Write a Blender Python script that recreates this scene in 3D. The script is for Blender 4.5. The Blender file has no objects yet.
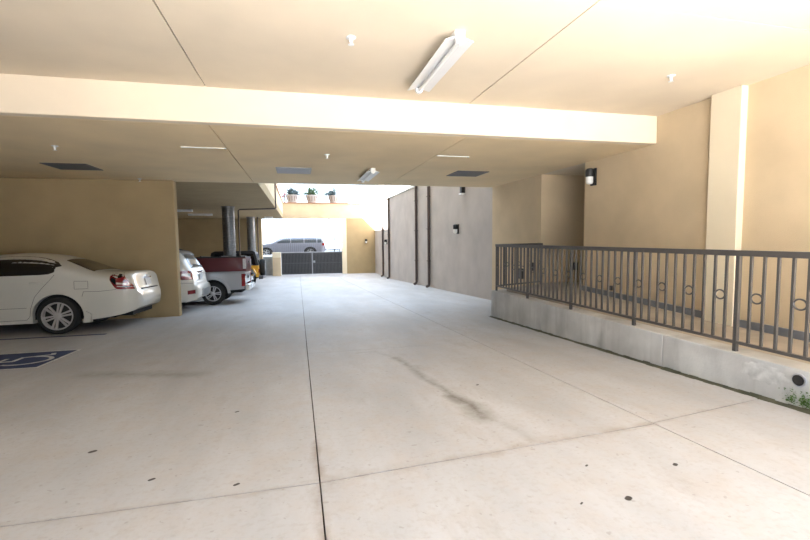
import bpy, bmesh, math, random
import numpy as np
from mathutils import Vector, Matrix, Euler
random.seed(7)
S = bpy.context.scene
COL = S.collection
CZ = 1.34                      # eye height above the floor under the camera
SL = 0.0435                    # fall of the driveway away from the camera
# ------------------------------------------------------------------ camera
yaw, pitch, roll, FPX = math.radians(13.603), math.radians(4.1586), math.radians(-.6022), 440.56
fw = Vector((math.sin(yaw)*math.cos(pitch), math.cos(yaw)*math.cos(pitch), -math.sin(pitch)))
r0 = Vector((math.cos(yaw), -math.sin(yaw), 0)); u0 = r0.cross(fw)
rt = r0*math.cos(roll)+u0*math.sin(roll); up = -r0*math.sin(roll)+u0*math.cos(roll)
cam = bpy.data.objects.new('camera', bpy.data.cameras.new('camera')); COL.objects.link(cam)
cam.matrix_world = Matrix(((rt.x, up.x, -fw.x, 0), (rt.y, up.y, -fw.y, 0), (rt.z, up.z, -fw.z, CZ), (0, 0, 0, 1)))
cam.data.sensor_width = 36; cam.data.lens = FPX/810*36; cam.data.clip_start = .05; cam.data.clip_end = 500
S.camera = cam
# ------------------------------------------------------------------ world, sun, exposure
w = bpy.data.worlds.new('sky'); S.world = w; w.use_nodes = True
bg = w.node_tree.nodes['Background']; bg.inputs[0].default_value = (.66, .81, 1.0, 1); bg.inputs[1].default_value = 1.35
sun = bpy.data.objects.new('sun', bpy.data.lights.new('sun', 'SUN')); COL.objects.link(sun)
sun.data.energy = 26; sun.data.angle = .009; sun.data.color = (1, .98, .96)
sun.rotation_euler = Vector((1, .52, -1.0)).to_track_quat('-Z', 'Y').to_euler()
sun.location = (-20, -10, 30)
S.view_settings.view_transform = 'Standard'; S.view_settings.look = 'None'
S.view_settings.gamma = 1; S.view_settings.use_curve_mapping = False
S.view_settings.exposure = 1.84
try:
    S.cycles.max_bounces = 14; S.cycles.diffuse_bounces = 3; S.cycles.sample_clamp_indirect = 8
except Exception: pass

# ------------------------------------------------------------------ materials
def mat(name, col, rough=.7, metal=0, noise=.12, nscale=3.0, bump=0.0, bscale=120, col2=None, spec=None, coat=0, trans=0, emit=None, fine=0):
    m = bpy.data.materials.new(name); m.use_nodes = True
    nt = m.node_tree; b = nt.nodes['Principled BSDF']
    b.inputs['Roughness'].default_value = rough; b.inputs['Metallic'].default_value = metal
    if spec is not None: b.inputs['Specular IOR Level'].default_value = spec
    if coat: b.inputs['Coat Weight'].default_value = coat; b.inputs['Coat Roughness'].default_value = .05
    if trans: b.inputs['Transmission Weight'].default_value = trans
    c = (*col, 1)
    if noise:
        tc = nt.nodes.new('ShaderNodeTexCoord')
        n = nt.nodes.new('ShaderNodeTexNoise'); n.inputs['Scale'].default_value = nscale; n.inputs['Detail'].default_value = 6
        nt.links.new(tc.outputs['Object'], n.inputs['Vector'])
        mx = nt.nodes.new('ShaderNodeMix'); mx.data_type = 'RGBA'
        a = col2 if col2 else tuple(x*(1-noise) for x in col)
        mx.inputs[6].default_value = (*a, 1); mx.inputs[7].default_value = (*[min(1, x*(1+noise)) for x in col], 1) if not col2 else c
        rmp = nt.nodes.new('ShaderNodeMapRange'); rmp.inputs[1].default_value = .3; rmp.inputs[2].default_value = .7
        nt.links.new(n.outputs[0], rmp.inputs[0]); nt.links.new(rmp.outputs[0], mx.inputs[0])
        nt.links.new(mx.outputs[2], b.inputs['Base Color'])
        if bump:
            n2 = nt.nodes.new('ShaderNodeTexNoise'); n2.inputs['Scale'].default_value = bscale; n2.inputs['Detail'].default_value = 4
            nt.links.new(tc.outputs['Object'], n2.inputs['Vector'])
            bp = nt.nodes.new('ShaderNodeBump'); bp.inputs['Strength'].default_value = bump; bp.inputs['Distance'].default_value = .01
            nt.links.new(n2.outputs[0], bp.inputs['Height']); nt.links.new(bp.outputs[0], b.inputs['Normal'])
    else:
        b.inputs['Base Color'].default_value = c
    if emit: b.inputs['Emission Color'].default_value = (*emit[:3], 1); b.inputs['Emission Strength'].default_value = emit[3]
    return m
M = {}
M['ceil'] = mat('ceiling_stucco', (.78, .67, .52), .9, noise=.05, nscale=1.2, bump=.15, bscale=160)
M['ceil2'] = mat('lower_ceiling_stucco', (.82, .655, .415), .9, noise=.06, nscale=1.2, bump=.2, bscale=140)
M['stucco'] = mat('tan_stucco', (.62, .49, .32), .9, noise=.07, nscale=1.6, bump=.35, bscale=90)
M['shade_stucco'] = mat('shade_darkened_stucco', (.38, .285, .155), .9, noise=.07, nscale=1.6, bump=.35, bscale=90)  # tan stucco copy; shade of bays and gate end worked into its colour
M['graywall'] = mat('grey_stucco', (.48, .43, .395), .9, noise=.10, nscale=1.1, bump=.35, bscale=90)
M['cream'] = mat('cream_stucco', (.78, .68, .50), .9, noise=.04, nscale=1.5, bump=.25, bscale=90)
M['coping'] = mat('pale_coping', (.8, .78, .74), .8, noise=.05)
M['brick'] = mat('clay_coping', (.42, .22, .13), .8, noise=.1)
M['kerb'] = mat('cast_concrete', (.52, .515, .50), .85, noise=.28, nscale=2.2, bump=.3, bscale=40)
def kerb_material():
    m = mat('cast_concrete', (.55, .545, .53), .85, noise=.22, nscale=1.8, bump=.3, bscale=40); nt = m.node_tree; N = nt.nodes; L = nt.links
    b = N['Principled BSDF']; src = b.inputs['Base Color'].links[0].from_socket; tc = N.new('ShaderNodeTexCoord')
    for sc_, sz, lo, hi, amt, col in ((2.2, .35, .52, .72, .55, (.27, .265, .26)), (9, .12, .55, .75, .4, (.33, .32, .30)), (1.1, .9, .60, .70, .6, (.22, .21, .21))):
        mp = N.new('ShaderNodeMapping'); mp.inputs['Scale'].default_value = (1, 1, sz); L.new(tc.outputs['Object'], mp.inputs[0])
        n = N.new('ShaderNodeTexNoise'); n.inputs['Scale'].default_value = sc_; n.inputs['Detail'].default_value = 8; L.new(mp.outputs[0], n.inputs['Vector'])
        r = N.new('ShaderNodeMapRange'); r.inputs[1].default_value = lo; r.inputs[2].default_value = hi; r.inputs[4].default_value = amt; L.new(n.outputs[0], r.inputs[0])
        x = N.new('ShaderNodeMix'); x.data_type = 'RGBA'; L.new(r.outputs[0], x.inputs[0]); L.new(src, x.inputs[6]); x.inputs[7].default_value = (*col, 1); src = x.outputs[2]
    L.new(src, b.inputs['Base Color']); return m
M['kerb'] = kerb_material()
M['ramp'] = mat('ramp_concrete', (.42, .36, .29), .85, noise=.15, nscale=2, bump=.2, bscale=60)
M['basebrd'] = mat('slate_base_strip', (.17, .18, .20), .7, noise=.15, nscale=6)
M['joint'] = mat('joint_dirt', (.07, .045, .03), .95, noise=.3, nscale=9)
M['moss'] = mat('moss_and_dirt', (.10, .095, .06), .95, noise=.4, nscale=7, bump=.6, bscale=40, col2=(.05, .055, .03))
M['leafmoss'] = mat('green_moss', (.07, .14, .025), .9, noise=.4, nscale=30)
M['iron'] = mat('bronze_painted_iron', (.072, .066, .062), .38, noise=.1, nscale=8, spec=.6)
M['pipe'] = mat('brown_downpipe_paint', (.075, .052, .045), .5, noise=.1, nscale=5)
M['black'] = mat('black_plastic', (.012, .012, .013), .5, noise=0)
M['white'] = mat('white_enamel', (.85, .85, .84), .35, noise=.03)
M['frost'] = mat('frosted_glass', (.85, .85, .83), .3, noise=.03)
M['vent'] = mat('dark_vent_metal', (.10, .10, .11), .5, noise=.08)
M['ventl'] = mat('grey_vent_metal', (.36, .37, .40), .5, noise=.08)
M['galv'] = mat('galvanised_sheet', (.20, .205, .21), .4, metal=.7, noise=.15, nscale=12)
M['blue'] = mat('blue_road_paint', (.009, .026, .105), .6, noise=.25, nscale=9)
M['roadwhite'] = mat('white_road_paint', (.62, .62, .6), .7, noise=.2, nscale=14)
M['gate'] = mat('dark_gate_steel', (.07, .073, .08), .5, noise=.15, nscale=6)
M['gatetrim'] = mat('grey_gate_rail', (.35, .37, .4), .5, noise=.1)
M['bluegrey'] = mat('street_kerb_concrete', (.42, .44, .47), .85, noise=.15)
M['asphalt'] = mat('street_paving', (.35, .35, .36), .9, noise=.1)
M['pot'] = mat('white_pot_glaze', (.42, .40, .39), .5, noise=.06)
M['potrib'] = mat('pale_clay_rib', (.22, .17, .15), .6, noise=.06)
M['leaf'] = mat('dark_green_leaf', (.05, .10, .04), .6, noise=.3, nscale=15)
M['leafb'] = mat('blue_green_leaf', (.045, .075, .08), .6, noise=.3, nscale=15)
M['pink'] = mat('pink_petal', (.45, .12, .14), .6, noise=.2, nscale=15)
M['paintw'] = mat('pearl_white_car_paint', (.62, .605, .55), .28, noise=.015, coat=.8)
M['paints'] = mat('silver_car_paint', (.36, .37, .385), .3, metal=.35, noise=.015, coat=.8)
M['paintl'] = mat('lilac_grey_car_paint', (.22, .23, .28), .35, noise=.02, coat=.5)
M['paintr'] = mat('maroon_car_paint', (.11, .012, .016), .3, noise=.02, coat=.8)
M['painty'] = mat('yellow_car_paint', (.72, .38, .03), .3, noise=.02, coat=.8)
M['glass'] = mat('tinted_glass', (.008, .008, .009), .08, noise=0, spec=.5)
M['glassl'] = mat('pale_reflecting_glass', (.07, .085, .10), .1, noise=0, spec=.8)
M['tyre'] = mat('tyre_rubber', (.014, .014, .014), .8, noise=.1)
M['alloy'] = mat('alloy_wheel', (.62, .62, .63), .25, metal=.45, noise=.03)
M['chrome'] = mat('chrome', (.75, .75, .76), .12, metal=1, noise=0)
M['redlens'] = mat('red_lamp_lens', (.20, .007, .009), .15, noise=.1, nscale=30, coat=1)
M['clearlens'] = mat('clear_lamp_lens', (.5, .46, .45), .15, noise=.1, nscale=30, coat=1)
M['under'] = mat('black_underbody', (.012, .012, .012), .9, noise=0)
M['seam'] = mat('panel_gap', (.05, .048, .044), .8, noise=0)
M['plate'] = mat('number_plate', (.55, .57, .6), .5, noise=.15, nscale=25)
M['bwall'] = mat('pale_neighbour_wall', (.72, .70, .68), .9, noise=.05)

def floor_material():
    m = bpy.data.materials.new('driveway_concrete'); m.use_nodes = True
    nt = m.node_tree; N = nt.nodes; L = nt.links; b = N['Principled BSDF']; b.inputs['Roughness'].default_value = .62
    tc = N.new('ShaderNodeTexCoord'); P = tc.outputs['Object']
    def noise(scale, detail=6, rough=.55, vec=None):
        n = N.new('ShaderNodeTexNoise'); n.inputs['Scale'].default_value = scale; n.inputs['Detail'].default_value = detail
        n.inputs['Roughness'].default_value = rough; L.new(vec or P, n.inputs['Vector']); return n.outputs[0]
    def rng(v, a, c, lo=0, hi=1):
        r = N.new('ShaderNodeMapRange'); r.inputs[1].default_value = a; r.inputs[2].default_value = c
        r.inputs[3].default_value = lo; r.inputs[4].default_value = hi; L.new(v, r.inputs[0]); return r.outputs[0]
    def mth(op, a, c):
        n = N.new('ShaderNodeMath'); n.operation = op
        for i, v in enumerate((a, c)):
            if isinstance(v, (int, float)): n.inputs[i].default_value = v
            else: L.new(v, n.inputs[i])
        return n.outputs[0]
    def mix(f, a, c):
        x = N.new('ShaderNodeMix'); x.data_type = 'RGBA'; L.new(f, x.inputs[0])
        for i, v in ((6, a), (7, c)):
            if isinstance(v, tuple): x.inputs[i].default_value = (*v, 1)
            else: L.new(v, x.inputs[i])
        return x.outputs[2]
    # streaky dirt, stretched along the traffic direction
    mp = N.new('ShaderNodeMapping'); mp.inputs['Scale'].default_value = (1.5, .45, 1); L.new(P, mp.inputs[0])
    c = mix(rng(noise(.9, 8, .6, mp.outputs[0]), .35, .68), (.41, .412, .422), (.525, .527, .54))
    c = mix(rng(noise(4.5, 8, .65), .45, .75, 0, .6), c, (.46, .41, .37))
    c = mix(rng(noise(28, 6, .6), .5, .75, 0, .45), c, (.36, .32, .295))
    c = mix(rng(noise(1.7, 9, .7, mp.outputs[0]), .56, .72, 0, .4), c, (.33, .30, .275))
    c = mix(rng(noise(21, 2, .4), .70, .74, 0, .35), c, (.22, .19, .17))
    c = mix(rng(noise(6.5, 3, .4), .76, .78, 0, .4), c, (.22, .19, .17))
    # tyre stain and oil spots with shapes of their own
    jit = N.new('ShaderNodeTexNoise'); jit.inputs['Scale'].default_value = 3.2; jit.inputs['Detail'].default_value = 5; L.new(P, jit.inputs['Vector'])
    sc = N.new('ShaderNodeVectorMath'); sc.operation = 'MULTIPLY_ADD'; L.new(jit.outputs[1], sc.inputs[0]); sc.inputs[1].default_value = (.16, .16, 0); sc.inputs[2].default_value = (-.08, -.08, 0)
    ad = N.new('ShaderNodeVectorMath'); ad.operation = 'ADD'; L.new(P, ad.inputs[0]); L.new(sc.outputs[0], ad.inputs[1])
    sx = N.new('ShaderNodeSeparateXYZ'); L.new(ad.outputs[0], sx.inputs[0]); X, Y = sx.outputs[0], sx.outputs[1]
    s0 = N.new('ShaderNodeSeparateXYZ'); L.new(P, s0.inputs[0]); X0, Y0 = s0.outputs[0], s0.outputs[1]
    def seg(a, c, wd, st, xx=None, yy=None):
        xx = xx or X; yy = yy or Y
        dx, dy = c[0]-a[0], c[1]-a[1]; l2 = dx*dx+dy*dy+1e-9
        px, py = mth('SUBTRACT', xx, a[0]), mth('SUBTRACT', yy, a[1])
        t = mth('DIVIDE', mth('ADD', mth('MULTIPLY', px, dx), mth('MULTIPLY', py, dy)), l2)
        t = mth('MINIMUM', mth('MAXIMUM', t, 0.), 1.)
        ex, ey = mth('SUBTRACT', px, mth('MULTIPLY', t, dx)), mth('SUBTRACT', py, mth('MULTIPLY', t, dy))
        d = mth('SQRT', mth('ADD', mth('MULTIPLY', ex, ex), mth('MULTIPLY', ey, ey)), 0)
        return rng(d, 0, wd, st, 0)
    st = None
    for a, q, wd, s in (((1.02, 6.1), (1.22, 5.6), .07, .25), ((1.22, 5.6), (1.34, 4.52), .09, .6), ((1.315, 5.1), (1.31, 4.9), .13, .35), ((1.34, 4.52), (1.40, 3.9), .08, .7),
                        ((1.40, 3.9), (1.47, 3.4), .12, 1.0), ((1.45, 3.55), (1.44, 3.3), .18, .8), ((1.47, 3.35), (1.60, 2.8), .08, .25), ((.75, 6.05), (1.0, 6.1), .04, .3),
                        ((-2.5, 5.95), (-1.2, 5.55), .22, .5), ((-1.9, 5.8), (-1.55, 5.7), .2, .4)):
        v = seg(a, q, wd, s); st = v if st is None else mth('MAXIMUM', st, v)
    st = mth('MULTIPLY', st, rng(noise(9, 5, .6), .3, .6, .45, 1.0))
    c = mix(st, c, (.17, .155, .13))
    br = None
    for a, q, wd, s in (((.12, 2.585), (2.64, 2.79), .07, .5), ((2.66, 2.8), (3.9, 2.98), .05, .35), ((-2, 2.583), (.05, 2.583), .04, .35), ((.09, .5), (.09, 3.2), .05, .6), ((.09, 2.5), (.3, 2.62), .1, .5), ((1.6, 2.72), (2.2, 2.76), .1, .4)):
        v = seg(a, q, wd, s); br = v if br is None else mth('MAXIMUM', br, v)
    c = mix(mth('MULTIPLY', br, rng(noise(5, 5, .6), .35, .6, .2, 1.0)), c, (.27, .19, .135))
    sp = None
    for x, y, r in ((1.702, 1.947, .026), (2.256, 2.192, .02), (1.722, 2.332, .01), (-.403, 2.696, .018), (-.922, 2.905, .02), (-1.466, 3.467, .03), (-.571, 4.034, .018), (1.755, 4.15, .018), (1.43, 1.973, .008)):
        v = rng(seg((x, y), (x+.015, y+.01), r, 1, X0, Y0), .25, .45); sp = v if sp is None else mth('MAXIMUM', sp, v)
    c = mix(sp, c, (.035, .028, .024))
    L.new(c, b.inputs['Base Color'])
    bp = N.new('ShaderNodeBump'); bp.inputs['Strength'].default_value = .15; bp.inputs['Distance'].default_value = .006
    L.new(noise(70, 5), bp.inputs['Height']); L.new(bp.outputs[0], b.inputs['Normal'])
    return m
M['floor'] = floor_material()
M['forecourt'] = mat('forecourt_concrete', (.62, .60, .59), .85, noise=.08, nscale=.6)

# ------------------------------------------------------------------ helpers
class MB:
    def __init__(s): s.v = []; s.f = []
    def add(s, v, f):
        o = len(s.v); s.v += [tuple(p) for p in v]; s.f += [tuple(i+o for i in q) for q in f]; return s
    def box(s, x0, x1, y0, y1, z0, z1):
        return s.add([(x0,y0,z0),(x1,y0,z0),(x1,y1,z0),(x0,y1,z0),(x0,y0,z1),(x1,y0,z1),(x1,y1,z1),(x0,y1,z1)],
                     [(0,3,2,1),(4,5,6,7),(0,1,5,4),(1,2,6,5),(2,3,7,6),(3,0,4,7)])
    def prism(s, poly, axis, a, b):
        # poly: 2-D outline, extruded along an axis; axis 'x' -> (y,z), 'y' -> (x,z), 'z' -> (x,y)
        n = len(poly)
        def P(p, t): return {'x': (t, p[0], p[1]), 'y': (p[0], t, p[1]), 'z': (p[0], p[1], t)}[axis]
        return s.add([P(p, a) for p in poly]+[P(p, b) for p in poly], [tuple(range(n))[::-1], tuple(range(n, 2*n))]+[(i, (i+1) % n, n+(i+1) % n, n+i) for i in range(n)])
    def tube(s, pts, r, n=8, closed=False):
        pts = [Vector(p) for p in pts]; m = len(pts); rs = r if isinstance(r, (list, tuple)) else [r]*m
        vs = []; prev = None
        for i, p in enumerate(pts):
            if closed: t = pts[(i+1) % m]-pts[i-1]
            else: t = (pts[min(i+1, m-1)]-pts[max(i-1, 0)])
            t.normalize()
            a = prev if prev is not None else (Vector((0, 0, 1)) if abs(t.z) < .9 else Vector((1, 0, 0)))
            a = (a-t*a.dot(t)).normalized(); prev = a; b = t.cross(a)
            vs += [p+(a*math.cos(2*math.pi*k/n)+b*math.sin(2*math.pi*k/n))*rs[i] for k in range(n)]
        fs = []
        for i in range(m if closed else m-1):
            j = (i+1) % m
            fs += [(i*n+k, i*n+(k+1) % n, j*n+(k+1) % n, j*n+k) for k in range(n)]
        if not closed: fs += [tuple(range(n))[::-1], tuple((m-1)*n+k for k in range(n))]
        return s.add(vs, fs)
    def lathe(s, prof, n=24, axis='z', c=(0, 0, 0), ring=False):
        # prof: (radius, height) rows
        vs = []
        for r, h in prof:
            for k in range(n):
                a = 2*math.pi*k/n; q = (r*math.cos(a), r*math.sin(a), h)
                if axis == 'y': q = (q[0], q[2], q[1])
                if axis == 'x': q = (q[2], q[0], q[1])
                vs.append((q[0]+c[0], q[1]+c[1], q[2]+c[2]))
        m = len(prof); fs = [(i*n+k, i*n+(k+1) % n, (i+1)*n+(k+1) % n, (i+1)*n+k) for i in range(m-1) for k in range(n)]
        fs += [((m-1)*n+k, (m-1)*n+(k+1) % n, (k+1) % n, k) for k in range(n)] if ring else [tuple(range(n))[::-1], tuple((m-1)*n+k for k in range(n))]
        return s.add(vs, fs)
    def mesh(s, name, m, smooth=None):
        me = bpy.data.meshes.new(name); me.from_pydata(s.v, [], s.f); me.validate()
        bm = bmesh.new(); bm.from_mesh(me); bmesh.ops.remove_doubles(bm, verts=bm.verts, dist=1e-5); bmesh.ops.recalc_face_normals(bm, faces=bm.faces); bm.to_mesh(me); bm.free()
        me.materials.append(m)
        if smooth:
            me.polygons.foreach_set('use_smooth', [True]*len(me.polygons)); me.set_sharp_from_angle(angle=math.radians(smooth))
        return me
    def build(s, name, m, parent=None, smooth=None, bevel=0):
        o = bpy.data.objects.new(name, s.mesh(name, m, smooth)); COL.objects.link(o)
        if parent: o.parent = parent
        if bevel:
            b = o.modifiers.new('bevel', 'BEVEL'); b.width = bevel; b.segments = 2; b.limit_method = 'ANGLE'
        return o
def inst(name, me, parent=None, loc=(0, 0, 0), rot=(0, 0, 0), scale=None):
    o = bpy.data.objects.new(name, me); COL.objects.link(o); o.location = loc; o.rotation_euler = rot
    if scale: o.scale = scale
    if parent: o.parent = parent
    return o
def tag(o, label, cat, group=None, kind=None):
    o['label'] = label; o['category'] = cat
    if group: o['group'] = group
    if kind: o['kind'] = kind
    return o
def struct(o, label, cat):
    o['kind'] = 'structure'; return tag(o, label, cat)
def empty(name, loc, label, cat, group=None, rot=(0, 0, 0)):
    o = bpy.data.objects.new(name, None); COL.objects.link(o); o.location = loc; o.rotation_euler = rot; o.empty_display_size = .1
    return tag(o, label, cat, group)
def Z(z): return z+CZ          # heights were measured from the eye
YF = 27.5                      # foot of the slope
def fz(y): return -SL*min(max(y, -3), YF)

# ------------------------------------------------------------------ floor
UC, LC, BC = Z(1.85), Z(1.43), Z(1.428)      # upper ceiling, lower ceiling, bay ceiling
YB, YE, YG = 5.93, 11.9, 32.0                # drop beam, ceiling edge, gate line
XW, XK = 5.5, 4.03                           # right wall face, kerb face
def slope_slab(x0, x1, y0, y1, top=0., th=.12):
    b = MB(); b.add([(x0,y0,fz(y0)-th),(x1,y0,fz(y0)-th),(x1,y1,fz(y1)-th),(x0,y1,fz(y1)-th),(x0,y0,fz(y0)+top),(x1,y0,fz(y0)+top),(x1,y1,fz(y1)+top),(x0,y1,fz(y1)+top)],
                    [(0,3,2,1),(4,5,6,7),(0,1,5,4),(1,2,6,5),(2,3,7,6),(3,0,4,7)]); return b
fb = MB()
for a, c in ((-3, YF), (YF, YG+.4)):
    q = slope_slab(-9.5, XW+.3, a, c, top=-.03, th=.3); fb.add(q.v, q.f)
floor = struct(fb.build('floor', M['joint']), 'sloping concrete driveway floor cut by dirty joints', 'floor')
g = .0045
for x0, x1, cuts in ((-9.5, .09, (-3, 2.583, YF, YG+.4)), (.09, 2.655, (-3, 2.583+.02, 6.27, YF, YG+.4)), (2.655, 3.985, (-3, 2.86, 6.29, YF)), (2.655, XW, (YF, YG+.4))):
    for i in range(len(cuts)-1):
        gx = g
        a, c = cuts[i], cuts[i+1]
        gy = .002 if abs(a-6.28) < .1 else .005
        gy2 = .002 if abs(c-6.28) < .1 else .005
        if x0 == .09 and abs(c-2.603) < .01 or x0 == .09 and abs(a-2.603) < .01:
            # this joint runs slightly askew
            y0a, y0b, y1a, y1b = (a, a, 2.583, 2.78) if abs(c-2.603) < .01 else (2.583, 2.78, c, c)
        elif x0 == 2.655 and c == 2.86: y0a, y0b, y1a, y1b = a, a, 2.80, 3.0
        elif x0 == 2.655 and a == 2.86: y0a, y0b, y1a, y1b = 2.80, 3.0, c, c
        else: y0a, y0b, y1a, y1b = a, a, c, c
        xa, xb = x0+gx, x1-(gx if x1 < 3.9 else 0)
        y0a += gy; y0b += gy; y1a -= gy2; y1b -= gy2
        P = [(xa, y0a), (xb, y0b), (xb, y1b), (xa, y1a)]
        MB().add([(x, y, fz(y)-.12) for x, y in P]+[(x, y, fz(y)) for x, y in P], [(0,3,2,1),(4,5,6,7),(0,1,5,4),(1,2,6,5),(2,3,7,6),(3,0,4,7)]).build('concrete_slab', M['floor'], floor)
q = slope_slab(3.985, XW, 8.85, YF-.004); q.build('concrete_slab', M['floor'], floor)
# forecourt behind the camera and street beyond the gate
struct(MB().box(-60, 60, -60, -3.0, fz(-3)-.3, fz(-3)).build('forecourt_ground', M['forecourt']), 'sunlit concrete forecourt in front of the garage mouth', 'ground')
ZS = Z(-1.38); zg = fz(YG)
rp = MB().prism([(YG+.4, zg-.3), (YG+.4, zg), (YG+4.6, ZS), (YG+4.6, zg-.3)], 'x', -1.6, 3.3)
struct(rp.build('gate_ramp', M['asphalt']), 'pale ramp climbing from the gate to the street', 'ramp')
struct(MB().box(-70, 70, YG+4.6, 140, ZS-.3, ZS).build('street_ground', M['asphalt']), 'pale street paving beyond the gate', 'street')
struct(MB().box(-12, -1.6, YG+.4, YG+4.6, zg-.3, ZS+.16).build('street_retaining_wall', M['bluegrey']), 'blue grey concrete retaining block left of the gate post', 'wall')
struct(MB().box(-24, -9.9, 26, 52, zg-.2, Z(19)).build('street_shade_block', M['bwall']), 'unseen pale block added to shade the street left of the gate', 'building')  # unseen block, added to keep the sun off the parked street SUV
struct(MB().box(3.3, 14, YG+.4, YG+4.6, zg-.3, ZS+.16).build('street_retaining_wall', M['bluegrey']), 'concrete retaining block behind the recessed end wall', 'wall')

# ------------------------------------------------------------------ ceilings and beams
XL = -9.5; NE = -.55
cl = MB().box(XL, XW+.3, NE, YB+.3, UC+.02, UC+.25)
ceil = struct(cl.build('ceiling', M['joint']), 'cream stucco upper ceiling split by thin joints', 'ceiling')
for x0, x1, y0, y1 in ((XL, -1.035, NE, YB), (-1.035, 2.36, NE, YB), (2.36, XW, NE, 3.17), (2.36, XW, 3.17, YB)):
    b = MB(); k = .007
    yy0, yy1 = y0+(k if y0 > NE else 0), y1-(k if y1 < YB else 0)
    b.box(x0+k, x1-k if x1 < XW else x1, yy0, yy1, UC, UC+.05).build('ceiling_panel', M['ceil'], ceil)
cl = MB().box(XL, XW+.3, YB+.02, YE, LC+.02, UC+.25)
ceil2 = struct(cl.build('ceiling_lower', M['joint']), 'lower tan stucco ceiling between drop beam and light well', 'ceiling')
for x0, x1 in ((XL, -1.04), (-1.04, 2.385), (2.385, XW)):
    MB().box(x0+(.006 if x0 > XL else 0), x1-(.006 if x1 < XW else 0), YB+.10, YE, LC, LC+.05).build('ceiling_panel', M['ceil2'], ceil2)
struct(MB().box(XL, XW, YB-.04, YB+.10, LC, UC+.02).build('ceiling_drop_beam', M['ceil'], bevel=.012), 'smooth cream drop beam crossing the whole ceiling', 'beam')
struct(MB().box(XL, XW+.3, YE-.02, YE+.0, LC, UC+.25).build('ceiling_edge_fascia', M['ceil']), 'stucco face of the lower ceiling towards the light well', 'fascia')
# ceiling over the parking bays, with the fascia of the light well
struct(MB().box(XL, -.95, YE, YG+.35, BC, BC+.3).build('ceiling_bays', M['shade_stucco'], bevel=.01), 'shaded stucco ceiling over the parking bays', 'ceiling')
struct(MB().box(-1.2, -.95, YE, YG, BC+.3, Z(2.5)).build('light_well_fascia', M['stucco'], bevel=.01), 'tan stucco fascia along the left of the light well', 'fascia')
struct(MB().box(-1.23, -.90, YE, YG, Z(2.5), Z(2.55)).build('fascia_coping', M['brick']), 'thin brown coping on the left fascia', 'coping')
struct(MB().box(-.95, XW, YG, YG+.35, Z(1.45), Z(2.49)).build('gate_beam', M['stucco'], bevel=.01), 'peach stucco beam over the gate opening', 'beam')
struct(MB().box(-.95, XW, YG-.06, YG+1.5, Z(2.49), Z(2.55)).build('planter_ledge', M['brick']), 'thin brown ledge carrying the flower pots', 'ledge')
# upper building that shades the drive
struct(MB().box(-14, XW+.3, NE, YE, UC+.25, Z(19.5)).build('upper_storeys', M['stucco']), 'tan stucco storeys above the garage', 'building')
struct(MB().box(-14, -1.2, YE, YG-.5, BC+.3, Z(7.3)).box(-4, -1.2, YE, 22.3, Z(7.3), Z(17)).build('bay_upper_storeys', M['stucco']), 'tan stucco storeys above the parking bays', 'building')

# ------------------------------------------------------------------ walls
struct(MB().box(XW, XW+.3, NE, 7.66, -.4, UC+.02).build('wall_right', M['stucco']), 'tan stucco wall behind the ramp railing', 'wall')
struct(MB().box(XW, XW+.3, 9.25, YE, -.8, LC+.02).build('wall_right_inner', M['stucco']), 'tan stucco wall beyond the dark recess', 'wall')
struct(MB().box(XW, XW+.3, YE, YG+.35, zg-.2, Z(2.42)).build('wall_right_far', M['graywall']), 'grey stucco wall of the open light well', 'wall')
struct(MB().box(XW-.05, XW+.36, YE, YG+.35, Z(2.42), Z(2.50)).build('wall_coping', M['coping'], bevel=.01), 'white coping on top of the light well wall', 'coping')
struct(MB().box(7.2, 7.6, YE+3, YG+8, zg, Z(5.4)).build('neighbour_wall', M['bwall']), 'pale neighbouring wall above the light well', 'wall')
# recess (passage) in the right wall
struct(MB().box(XW+.3, 9.0, 9.25, 9.5, -.5, LC+.02).build('wall_recess', M['stucco']), 'stucco side of the dark recess facing the camera', 'wall')
struct(MB().box(9.0, 9.2, 7.0, 9.5, -.5, LC+.02).build('wall_recess_end', M['stucco']), 'dark end wall of the recess', 'wall')
struct(MB().box(XW+.3, 9.0, 7.4, 7.66, -.5, LC+.02).build('wall_recess_near', M['stucco']), 'near stucco side of the dark recess', 'wall')
struct(MB().box(XW, 9.2, 7.66, 9.5, LC-.002, LC+.2).build('ceiling_recess', M['ceil']), 'low ceiling of the dark recess', 'ceiling')
# pilaster with its own paler paint
struct(MB().box(XW-.10, XW+.01, 4.46, 4.88, Z(-1.22), UC).build('wall_pilaster', M['cream'], bevel=.006), 'cream pilaster on the right wall behind the railing', 'pilaster')
struct(MB().box(XL-.3, -1.3, NE-.3, NE, -.3, UC+.25).build('mouth_shade_wall', M['stucco']), 'unseen stucco wall added behind the camera to darken the left side', 'wall')  # unseen, added to narrow the mouth and cut light on the left
# left partition and garage shell
struct(MB().box(XL, -2.85, 11.65, YE, -.75, LC).build('wall_left_partition', M['shade_stucco'], bevel=.025), 'tan stucco partition behind the white sedan', 'wall')
struct(MB().box(XL-.3, XL, NE, YG+.35, -1.5, UC+.25).build('wall_left', M['shade_stucco']), 'shaded stucco wall at the head of the parking bays', 'wall')
struct(MB().box(XL, -2.80, YG, YG+.35, zg-.2, BC).build('wall_back', M['shade_stucco']), 'shaded stucco end wall of the parking bays', 'wall')
struct(MB().box(-2.82, -2.40, YG-.42, YG+.35, zg, BC).build('corner_column', M['shade_stucco'], bevel=.012), 'tan stucco column left of the gate opening', 'column')
struct(MB().box(3.42, XW, YG, YG+.35, zg-.2, Z(1.45)).build('wall_back_right', M['shade_stucco']), 'tan stucco end wall right of the gate', 'wall')
struct(MB().box(3.10, 3.42, YG-.02, YG+.33, zg, Z(1.45)).build('gate_jamb', M['cream']), 'pale jamb between gate and end wall', 'jamb')

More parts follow.
